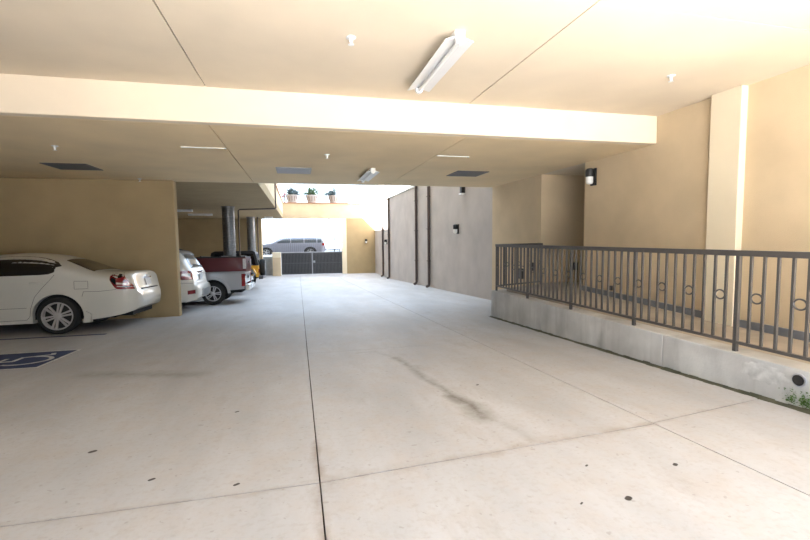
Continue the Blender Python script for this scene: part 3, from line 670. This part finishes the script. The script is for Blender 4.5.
def patch(P, Q, nx, nz):
    b = MB(); n = nx*nz; b.v = P+Q
    for i in range(nx-1):
        for j in range(nz-1):
            a = (i*nz+j, (i+1)*nz+j, (i+1)*nz+j+1, i*nz+j+1); b.f += [a, tuple(n+k for k in a[::-1])]
    edge = [i*nz for i in range(nx)]+[(nx-1)*nz+j for j in range(1, nz)]+[i*nz+nz-1 for i in range(nx-2, -1, -1)]+[j for j in range(nz-2, 0, -1)]
    m = len(edge); b.f += [(edge[i], n+edge[i], n+edge[(i+1) % m], edge[(i+1) % m]) for i in range(m)]
    return b
_wheel = {}
def wheel(car, x, y, r, rim, wd, kind, sgn):
    key = (r, rim, wd, kind)
    if key not in _wheel:
        tp = [(rim, -wd/2), (r*.93, -wd/2), (r*.985, -wd*.42), (r, -wd*.3), (r, wd*.3), (r*.985, wd*.42), (r*.93, wd/2), (rim, wd/2)]
        ty = MB().lathe(tp, 40, 'y', ring=True).mesh('tyre', M['tyre'], 35)
        rp_ = [(rim+.004, -wd/2-.004), (rim*.93, -wd/2-.004), (rim*.90, -wd/2+.03), (rim*.90, wd/2), (rim+.004, wd/2)]
        rb = MB().lathe(rp_, 40, 'y', ring=True).mesh('rim', M['alloy'], 35)
        dk = MB().lathe([(rim*.9, -wd/2+.075), (rim*.9, -wd/2+.09)], 30, 'y').mesh('brake_disc', M['under'])
        ns = kind; sb = []
        pair = ((-.085, .085) if ns <= 6 else (0,))
        for p in pair:
            o_ = p*rim*1.6; w0, w1 = rim*.055, rim*.075
            sb.append([(o_*.45-w0, rim*.16), (o_*.45+w0, rim*.16), (o_+w1, rim*.93), (o_-w1, rim*.93)])
        sm_ = MB()
        for P in sb: sm_.prism(P, 'y', -wd/2+.004, -wd/2+.035)
        sm_ = sm_.mesh('spoke', M['alloy'])
        hb = MB().lathe([(rim*.25, -wd/2+.04), (rim*.25, -wd/2+.004), (rim*.17, -wd/2-.006), (.002, -wd/2-.008)], 20, 'y').mesh('hub_cap', M['alloy'], 40)
        _wheel[key] = (ty, rb, dk, sm_, hb, ns)
    ty, rb, dk, sm_, hb, ns = _wheel[key]; rz = 0 if sgn < 0 else math.pi
    t = inst('tyre', ty, car, (x, y, r), (0, 0, rz)); q = inst('rim', rb, car, (x, y, r), (0, 0, rz))
    inst('brake_disc', dk, q); inst('hub_cap', hb, q)
    for k in range(ns): inst('spoke', sm_, q, (0, 0, 0), (0, 2*math.pi*k/ns+.26, 0))
def wheels(car, xs, tr, r, rim, wd, kind):
    for x in xs:
        for s_ in (-1, 1): wheel(car, x, s_*tr, r, rim, wd, kind, s_)
TILT = (-math.atan(SL), 0, 0)

# ---- white sedan
car = empty('sedan_car', (-4.47, 10.5, fz(10.5)), 'white four door sedan parked against the tan partition', 'car', rot=TILT)
B = Body(top=[(-3.85,.62),(-3.8,.78),(-3.6,.9),(-3.0,1.02),(-2.35,1.1),(-1.65,1.46),(-1.2,1.55),(-.75,1.575),(-.3,1.53),(.1,1.40),(.5,1.22),(.62,1.185),(.9,1.165),(1.18,1.165),(1.24,1.13),(1.275,.97),(1.31,.82),(1.35,.74),(1.38,.64)],
         bot=[(-3.85,.45),(-3.75,.3),(-3.5,.22),(.3,.22),(.5,.24),(.9,.29),(1.25,.38),(1.33,.44),(1.38,.54)],
         belt=[(-3.85,.55),(-3.6,.72),(-2.5,.96),(-1,1.06),(.0,1.11),(.5,1.10),(.9,1.06),(1.2,.98),(1.3,.8),(1.38,.6)],
         hw=[(-3.85,.6),(-3.7,.78),(-3.3,.9),(-2.5,.93),(.5,.93),(.9,.92),(1.1,.89),(1.22,.84),(1.32,.75),(1.38,.58)],
         n=[(-4,4),(-2.6,4),(-2.0,2.6),(.1,2.6),(.6,3.6),(1.4,3.6)], wheels=(0, -2.95), arch=.425, ah=.335)
B.mesh('body', M['paintw']).build('body', M['paintw'], car, smooth=38)
MB().box(-3.4, .85, -.62, .62, .24, .8).build('underbody', M['under'], car)
for wx in (0, -2.95): MB().box(wx-.42, wx+.42, -.80, .80, .28, .745).build('wheel_well', M['under'], car)
wheels(car, (0, -2.95), .815, .345, .262, .22, 6)
for s_ in (-1, 1):
    B.side([(-2.0,1.14),(-1.2,1.125),(-.5,1.13),(-.15,1.14),(-.04,1.17),(.02,1.225),(.06,1.29)], [(-2.0,1.19),(-1.6,1.40),(-1.2,1.475),(-.7,1.50),(-.35,1.47),(-.1,1.40),(.0,1.35),(.06,1.30)], sgn=s_).build('side_window', M['glass'], car, smooth=40)
    # tail lamp: dark red lens, with clear pieces set in it
    tl = B.side([(.90,1.00),(.95,.90),(1.02,.82),(1.29,.81)], [(.90,1.09),(.95,1.15),(1.07,1.145),(1.17,1.03),(1.29,.86)], sgn=s_, off=.006).build('tail_lamp', M['redlens'], car, smooth=40)
    B.side([(.92,.98),(1.0,.90)], [(.92,1.10),(1.0,1.125)], sgn=s_, off=.010, nx=5, nz=3).build('dark_lens', M['glass'], tl)
    B.side([(1.02,.865),(1.28,.85)], [(1.02,.885),(1.28,.868)], sgn=s_, off=.010, nx=8, nz=3).build('clear_lens', M['clearlens'], tl)
    B.side([(1.01,.915),(1.20,.90)], [(1.01,.95),(1.20,.925)], sgn=s_, off=.010, nx=8, nz=3).build('clear_lens', M['clearlens'], tl)
    B.side([(1.03,1.04),(1.09,1.04)], [(1.03,1.12),(1.09,1.11)], sgn=s_, off=.010, nx=5, nz=3).build('dark_lens', M['glass'], tl)
    for nm, pts in (('door_seam', [(-.02,1.13),(-.10,1.03),(-.22,.90),(-.36,.72),(-.44,.5),(-.46,.36),(-.52,.29),(-1.25,.28),(-1.27,.6),(-1.26,1.12)]),
                    ('body_crease', [(-2.6,.50),(-.50,.52)]), ('bumper_seam', [(.45,.795),(.7,.79),(1.0,.815)]), ('bumper_seam', [(.45,.795),(.42,.70)]),
                    ('fuel_flap_seam', [(.30,.85),(.30,1.0),(.53,.995),(.53,.85),(.30,.85)])):
        B.seam(pts, sgn=s_, wd=.008).build(nm, M['seam'], car)
    hd = MB(); hd.tube([(-.42, 0, .985), (-.38, -.03, .99), (-.25, -.035, .985), (-.2, 0, .98)], .016, 8)
    h = hd.build('door_handle', M['paintw'], car, smooth=50); h.location.y = s_*B.y(-.3, .985)
    if s_ > 0: h.rotation_euler.z = 0; h.scale.y = -1
    MB().prism([(.42,.20),(.47,.42),(.56,.36),(.54,.20)], 'y', s_*.80, s_*.925).build('mud_flap', M['paintw'], car)
B.over(.02, .55, lambda x: .52+.16*(x/.55), off=.006).build('rear_window', M['glass'], car, smooth=40)
B.over(-2.25, -1.6, lambda x: .62-.1*((x+2.25)/.65), off=.006).build('windscreen', M['glass'], car, smooth=40)
o = MB().box(0, .012, -.16, .16, -.075, .075).build('number_plate', M['plate'], car); o.location = (1.293, 0, .93); o.rotation_euler = (0, -.22, 0)
MB().box(-.01, .014, -.5, .5, -.012, .012).build('trunk_strip', M['seam'], car).location = (1.325, 0, .80)
MB().box(-.01, .01, -.035, .035, -.025, .025).build('badge', M['chrome'], car).location = (1.268, 0, 1.06)
MB().box(-.012, .03, -.22, .22, -.018, .018).build('trunk_handle', M['chrome'], car).location = (1.262, 0, 1.02)
MB().box(.75, 1.18, -.6, .6, .27, .36).build('bumper_underside', M['under'], car)

# ---- white SUV beside the partition
car = empty('suv_car', (-3.5, 13.05, fz(13.05)), 'white SUV half hidden behind the partition', 'car', rot=TILT)
B = Body(top=[(-3.6,.7),(-3.5,.95),(-2.6,1.1),(-2.2,1.18),(-1.6,1.52),(-1.0,1.63),(.2,1.63),(.50,1.60),(.62,1.48),(.76,1.22),(.84,1.08),(.875,.80),(.95,.72),(.99,.62)],
         bot=[(-3.6,.45),(-3.3,.28),(.5,.28),(.9,.34),(.99,.45)], belt=[(-3.6,.6),(-2.5,1.0),(.5,1.10),(.8,1.0),(.99,.58)],
         hw=[(-3.6,.6),(-3.3,.85),(-2.5,.92),(.4,.92),(.7,.88),(.88,.82),(.95,.80),(.99,.72)], n=[(-4,4),(-2.4,4),(-2,3.4),(.6,3.4),(1,4)], wheels=(0, -2.75), arch=.42, ah=.36)
B.mesh('body', M['paintw']).build('body', M['paintw'], car, smooth=38)
MB().box(-3.2, .6, -.6, .6, .3, .85).build('underbody', M['under'], car)
for wx in (0, -2.75): MB().box(wx-.41, wx+.41, -.8, .8, .3, .77).build('wheel_well', M['under'], car)
wheels(car, (0, -2.75), .80, .36, .25, .22, 5)
for s_ in (-1, 1):
    B.side([(-1.9,1.16),(0,1.18),(.42,1.24)], [(-1.9,1.22),(-1.4,1.46),(-.8,1.53),(.2,1.53),(.42,1.44)], sgn=s_).build('side_window', M['glass'], car, smooth=40)
    tl = B.side([(.52,.90),(.62,.86),(.85,.86)], [(.52,1.06),(.66,1.10),(.85,1.07)], sgn=s_, off=.008).build('tail_lamp', M['redlens'], car, smooth=40)
    B.side([(.60,.96),(.80,.95)], [(.60,1.02),(.80,1.02)], sgn=s_, off=.012, nx=6, nz=3).build('clear_lens', M['clearlens'], tl)
    B.side([(.72,.48),(.90,.50)], [(.72,.58),(.90,.60)], sgn=s_, off=.008, nx=6, nz=3).build('reflector', M['redlens'], car)
    B.seam([(.25,.74),(.6,.78),(.9,.76)], sgn=s_, wd=.01).build('bumper_seam', M['seam'], car)
    MB().tube([(-1.5, s_*.62, 1.64), (-1.3, s_*.62, 1.69), (.2, s_*.62, 1.69), (.4, s_*.62, 1.62)], .016, 6).build('roof_rail', M['vent'], car)
B.over(.56, .79, lambda x: .58+.1*((x-.56)/.23), off=.006).build('rear_window', M['glassl'], car, smooth=40)
B.over(.40, .58, lambda x: .60, off=.03, th=.01).build('spoiler', M['paints'], car, smooth=40)
MB().tube([(.75, -.3, 1.25), (.84, 0, 1.22), (.86, .25, 1.20)], .012, 6).build('wiper', M['black'], car)
o = MB().box(0, .012, -.17, .17, -.08, .08).build('number_plate', M['plate'], car); o.location = (.875, 0, .92)
MB().box(.93, 1.01, -.45, .45, .42, .6).build('bumper_step', M['paints'], car, bevel=.01)
MB().tube([(.7, -.45, .30), (1.0, -.45, .30)], .035, 10).build('tailpipe', M['chrome'], car)

# ---- pickups
def pickup(locx, cy, paint, label, L_bed, bh, rear, floor_h, r, rim, wdh, flare, lampm, bump, cover=None, cabh=1.7, seed=0):
    car = empty('pickup_truck', (locx, cy, fz(cy)), label, 'pickup', rot=TILT)
    xb0 = rear-L_bed
    # bed: side panels with round wheel arches
    for s_ in (-1, 1):
        P = [(xb0, floor_h), (-r-.1, floor_h)]+[((r+.1)*math.cos(a), r+(r+.1)*math.sin(a)) for a in np.linspace(math.pi, 0, 15)]+[(r+.1, floor_h), (rear-.02, floor_h+.03), (rear, floor_h+.25), (rear, bh), (xb0, bh)]
        o = MB().prism(P, 'y', s_*(wdh-.07), s_*wdh).build('bed_side', paint, car, bevel=.012)
        if flare:
            A = np.linspace(math.pi, 0, 15); P = [((r+.17)*math.cos(a), r+(r+.17)*math.sin(a)) for a in A]+[((r+.09)*math.cos(a), r+(r+.09)*math.sin(a)) for a in A[::-1]]
            MB().prism(P, 'y', s_*(wdh-.02), s_*(wdh+.05)).build('fender_flare', paint, car, bevel=.012)
        tl = MB().box(rear-.10, rear+.012, min(s_*(wdh-.16), s_*(wdh+.012)), max(s_*(wdh-.16), s_*(wdh+.012)), bh-.42, bh-.04).build('tail_lamp', lampm, car, bevel=.006)
        MB().box(rear-.02, rear+.016, min(s_*(wdh-.14), s_*(wdh-.01)), max(s_*(wdh-.14), s_*(wdh-.01)), bh-.28, bh-.2).build('clear_lens', M['clearlens'], tl)
    tg = MB().box(rear-.07, rear, -wdh+.17, wdh-.17, floor_h+.2, bh).build('tailgate', paint, car, bevel=.012)
    MB().box(rear, rear+.02, -.12, .12, bh-.2, bh-.12).build('tailgate_handle', M['black'], tg)
    MB().box(xb0, rear-.07, -wdh+.07, wdh-.07, floor_h+.24, floor_h+.3).build('bed_floor', M['under'], car)
    MB().box(xb0, xb0+.05, -wdh+.07, wdh-.07, floor_h+.3, bh).build('bed_front', paint, car)
    MB().box(rear+.0, rear+.12, -wdh+.05, wdh-.05, floor_h-.02, floor_h+.17).build('rear_bumper', bump, car, bevel=.03)
    o = MB().box(rear+.12, rear+.13, -.16, .16, floor_h+.02, floor_h+.14).build('number_plate', M['plate'], car)
    MB().box(xb0-3.0, rear-.15, -.5, .5, floor_h-.1, floor_h+.2).build('chassis', M['under'], car)
    MB().box(-r-.08, r+.08, -wdh+.07, wdh-.07, .25, 2*r+.12).build('wheel_well', M['under'], car)
    if cover:
        MB().box(xb0, rear-.01, -wdh+.02, wdh-.02, bh, bh+.05).build('bed_cover', cover, car, bevel=.01)
        for x in np.linspace(xb0+.25, rear-.2, 4): MB().box(x-.03, x+.03, -wdh+.03, wdh-.03, bh+.05, bh+.08).build('cover_bow', cover, car)
    xc = xb0-.03; wb = xb0-2.05
    Bc = Body(top=[(wb-.95,.75),(wb-.85,.98),(wb-.3,1.08),(wb+.35,1.15),(wb+.85,cabh-.08),(wb+1.15,cabh),(xc-.15,cabh),(xc,cabh-.08)], bot=[(wb-.95,.5),(wb-.8,floor_h),(xc,floor_h)],
              belt=[(wb-.95,.7),(wb,1.0),(xc,1.08)], hw=[(wb-.95,wdh-.25),(wb-.6,wdh-.04),(wb,wdh),(xc,wdh)], n=[(wb-1,4),(wb+.4,4),(wb+.9,3.4),(xc,3.4)], wheels=(wb,), arch=r+.08, ah=r)
    Bc.mesh('cab', paint).build('cab', paint, car, smooth=38)
    for s_ in (-1, 1): Bc.side([(wb+.7,1.12),(xc-.15,1.12)], [(wb+.7,1.3),(wb+1.0,cabh-.16),(xc-.15,cabh-.16)], sgn=s_).build('side_window', M['glass'], car)
    MB().box(xc-.01, xc+.012, -wdh*.62, wdh*.62, 1.2, cabh-.2).build('rear_window', M['glass'], car)
    MB().box(wb-.4, wb+.4, -wdh+.1, wdh-.1, .3, 2*r+.06).build('wheel_well', M['under'], car)
    wheels(car, (0, wb), wdh-.125, r, rim, .23, 5 if seed else 7)
    return car
pickup(-2.53, 15.1, M['paints'], 'silver pickup with white rear bumper and fender flares', 1.9, .955, .92, .42, .335, .225, .90, True, M['redlens'], M['paintw'], seed=1)
pickup(-3.35, 18.4, M['paintr'], 'dark maroon pickup with black bed cover behind the silver one', 2.5, 1.43, 1.42, .55, .40, .27, .97, False, M['clearlens'], M['chrome'], cover=M['black'], cabh=1.5)

# ---- yellow jeep
car = empty('jeep_car', (-2.4, 21.6, fz(21.6)), 'yellow open jeep with black top parked beyond the pickups', 'jeep', rot=TILT)
for s_ in (-1, 1):
    P = [(-1.5, .55), (-.52, .55), (-.5, .72), (-.36, .95), (.36, .95), (.5, .72), (.52, .55), (.62, .55), (.64, 1.08), (-1.5, 1.08)]
    MB().prism(P, 'y', s_*.70, s_*.76).build('body_side', M['painty'], car, bevel=.012)
    P = [(-.56, .70), (-.42, .98), (.42, .98), (.58, .70), (.52, .68), (.38, .93), (-.38, .93), (-.50, .68)]
    MB().prism(P, 'y', s_*.74, s_*.93).build('fender_flare', M['painty'], car, bevel=.015)
    MB().prism([(-1.45, 1.12), (.52, 1.12), (.42, 1.62), (-1.2, 1.62)], 'y', s_*.70, s_*.72).build('side_window', M['glass'], car)
    MB().box(.60, .67, min(s_*.6, s_*.74), max(s_*.6, s_*.74), .75, .92).build('tail_lamp', M['redlens'], car)
MB().box(.58, .64, -.70, .70, .55, 1.08).build('tailgate', M['painty'], car, bevel=.01)
MB().prism([(-1.5, 1.08), (.64, 1.08), (.50, 1.70), (.40, 1.75), (-1.2, 1.75), (-1.35, 1.68)], 'y', -.69, .69).build('hard_top', M['black'], car, bevel=.03)
MB().prism([(.647, 1.14), (.657, 1.14), (.537, 1.62), (.527, 1.62)], 'y', -.55, .55).build('rear_window', M['glassl'], car)
MB().box(-1.5, .58, -.70, .70, .5, .6).build('floor_pan', M['under'], car)
MB().prism([(-1.5, .55), (-1.5, 1.1), (-2.6, 1.02), (-2.75, .9), (-2.75, .55)], 'y', -.62, .62).build('hood', M['painty'], car, bevel=.03)
for s_ in (-1, 1): MB().box(-2.75, -1.9, min(s_*.6, s_*.93), max(s_*.6, s_*.93), .86, .92).build('front_fender', M['painty'], car, bevel=.01)
MB().prism([(-1.5, 1.08), (-1.46, 1.08), (-1.26, 1.68), (-1.30, 1.68)], 'y', -.66, .66).build('windscreen', M['glass'], car)
MB().box(.64, .82, -.72, .72, .46, .60).build('rear_bumper', M['vent'], car, bevel=.015)
MB().box(-2.9, -2.75, -.7, .7, .5, .62).build('front_bumper', M['black'], car)
sp_ = MB().lathe([(.2, -.11), (.36, -.11), (.385, -.06), (.385, .06), (.36, .11), (.2, .11)], 30, 'x', (.76, .1, .98), ring=True).build('spare_tyre', M['tyre'], car, smooth=35)
MB().lathe([(.19, .06), (.19, .115), (.06, .12), (.01, .12)], 24, 'x', (.76, .1, .98)).build('spare_rim', M['alloy'], sp_, smooth=35)
wheels(car, (0, -2.3), .80, .38, .21, .24, 5)
MB().box(-2.4, .3, -.68, .68, .33, .45).build('axle_frame', M['under'], car)

# ---- car on the street
car = empty('suv_car', (.98, 38.05, ZS), 'silver SUV parked on the street beyond the gate', 'car'); car.scale = (1.18, 1, .94)
B = Body(top=[(-3.95,.75),(-3.85,.98),(-3.0,1.12),(-2.6,1.2),(-1.95,1.60),(-1.5,1.66),(.3,1.66),(.8,1.60),(1.0,1.15),(1.06,.85),(1.1,.62)],
         bot=[(-3.95,.45),(-3.6,.3),(.8,.3),(1.1,.45)], belt=[(-3.95,.6),(-2.8,1.02),(.8,1.08),(1.1,.6)], hw=[(-3.95,.6),(-3.6,.88),(-2.8,.95),(.7,.95),(1.0,.86),(1.1,.75)],
         n=[(-4,4),(-2.8,4),(-2.3,3.6),(1,3.6),(1.1,4)], wheels=(0, -2.95), arch=.43, ah=.36)
B.mesh('body', M['paintl']).build('body', M['paintl'], car, smooth=38)
MB().box(-3.4, .7, -.6, .6, .3, .8).build('underbody', M['under'], car)
for wx in (0, -2.95): MB().box(wx-.42, wx+.42, -.83, .83, .3, .78).build('wheel_well', M['under'], car)
wheels(car, (0, -2.95), .83, .365, .23, .22, 5)
for s_ in (-1, 1):
    for a, c in ((-2.2, -1.35), (-1.28, -.45), (-.38, .42), (.5, .78)):
        B.side([(a,1.13),(c,1.14)], [(a, 1.22 if a < -2 else 1.52),((a+c)/2,1.47 if a < -2 else 1.53),(c, 1.53 if c < .7 else 1.46)], sgn=s_).build('side_window', M['glassl'], car, smooth=40)
    B.side([(.80,.88),(1.0,.88)], [(.80,1.12),(1.0,1.10)], sgn=s_, off=.008).build('tail_lamp', M['redlens'], car)
    for x in (-1.32, -.42): B.seam([(x,.45),(x,1.12)], sgn=s_, wd=.012).build('door_seam', M['seam'], car)
    MB().tube([(-1.6, s_*.62, 1.68), (-1.4, s_*.62, 1.73), (.3, s_*.62, 1.73), (.5, s_*.62, 1.66)], .016, 6).build('roof_rail', M['vent'], car)
B.over(.84, 1.0, lambda x: .6, off=.006).build('rear_window', M['glass'], car)
B.over(-2.55, -2.0, lambda x: .68, off=.006).build('windscreen', M['glass'], car)
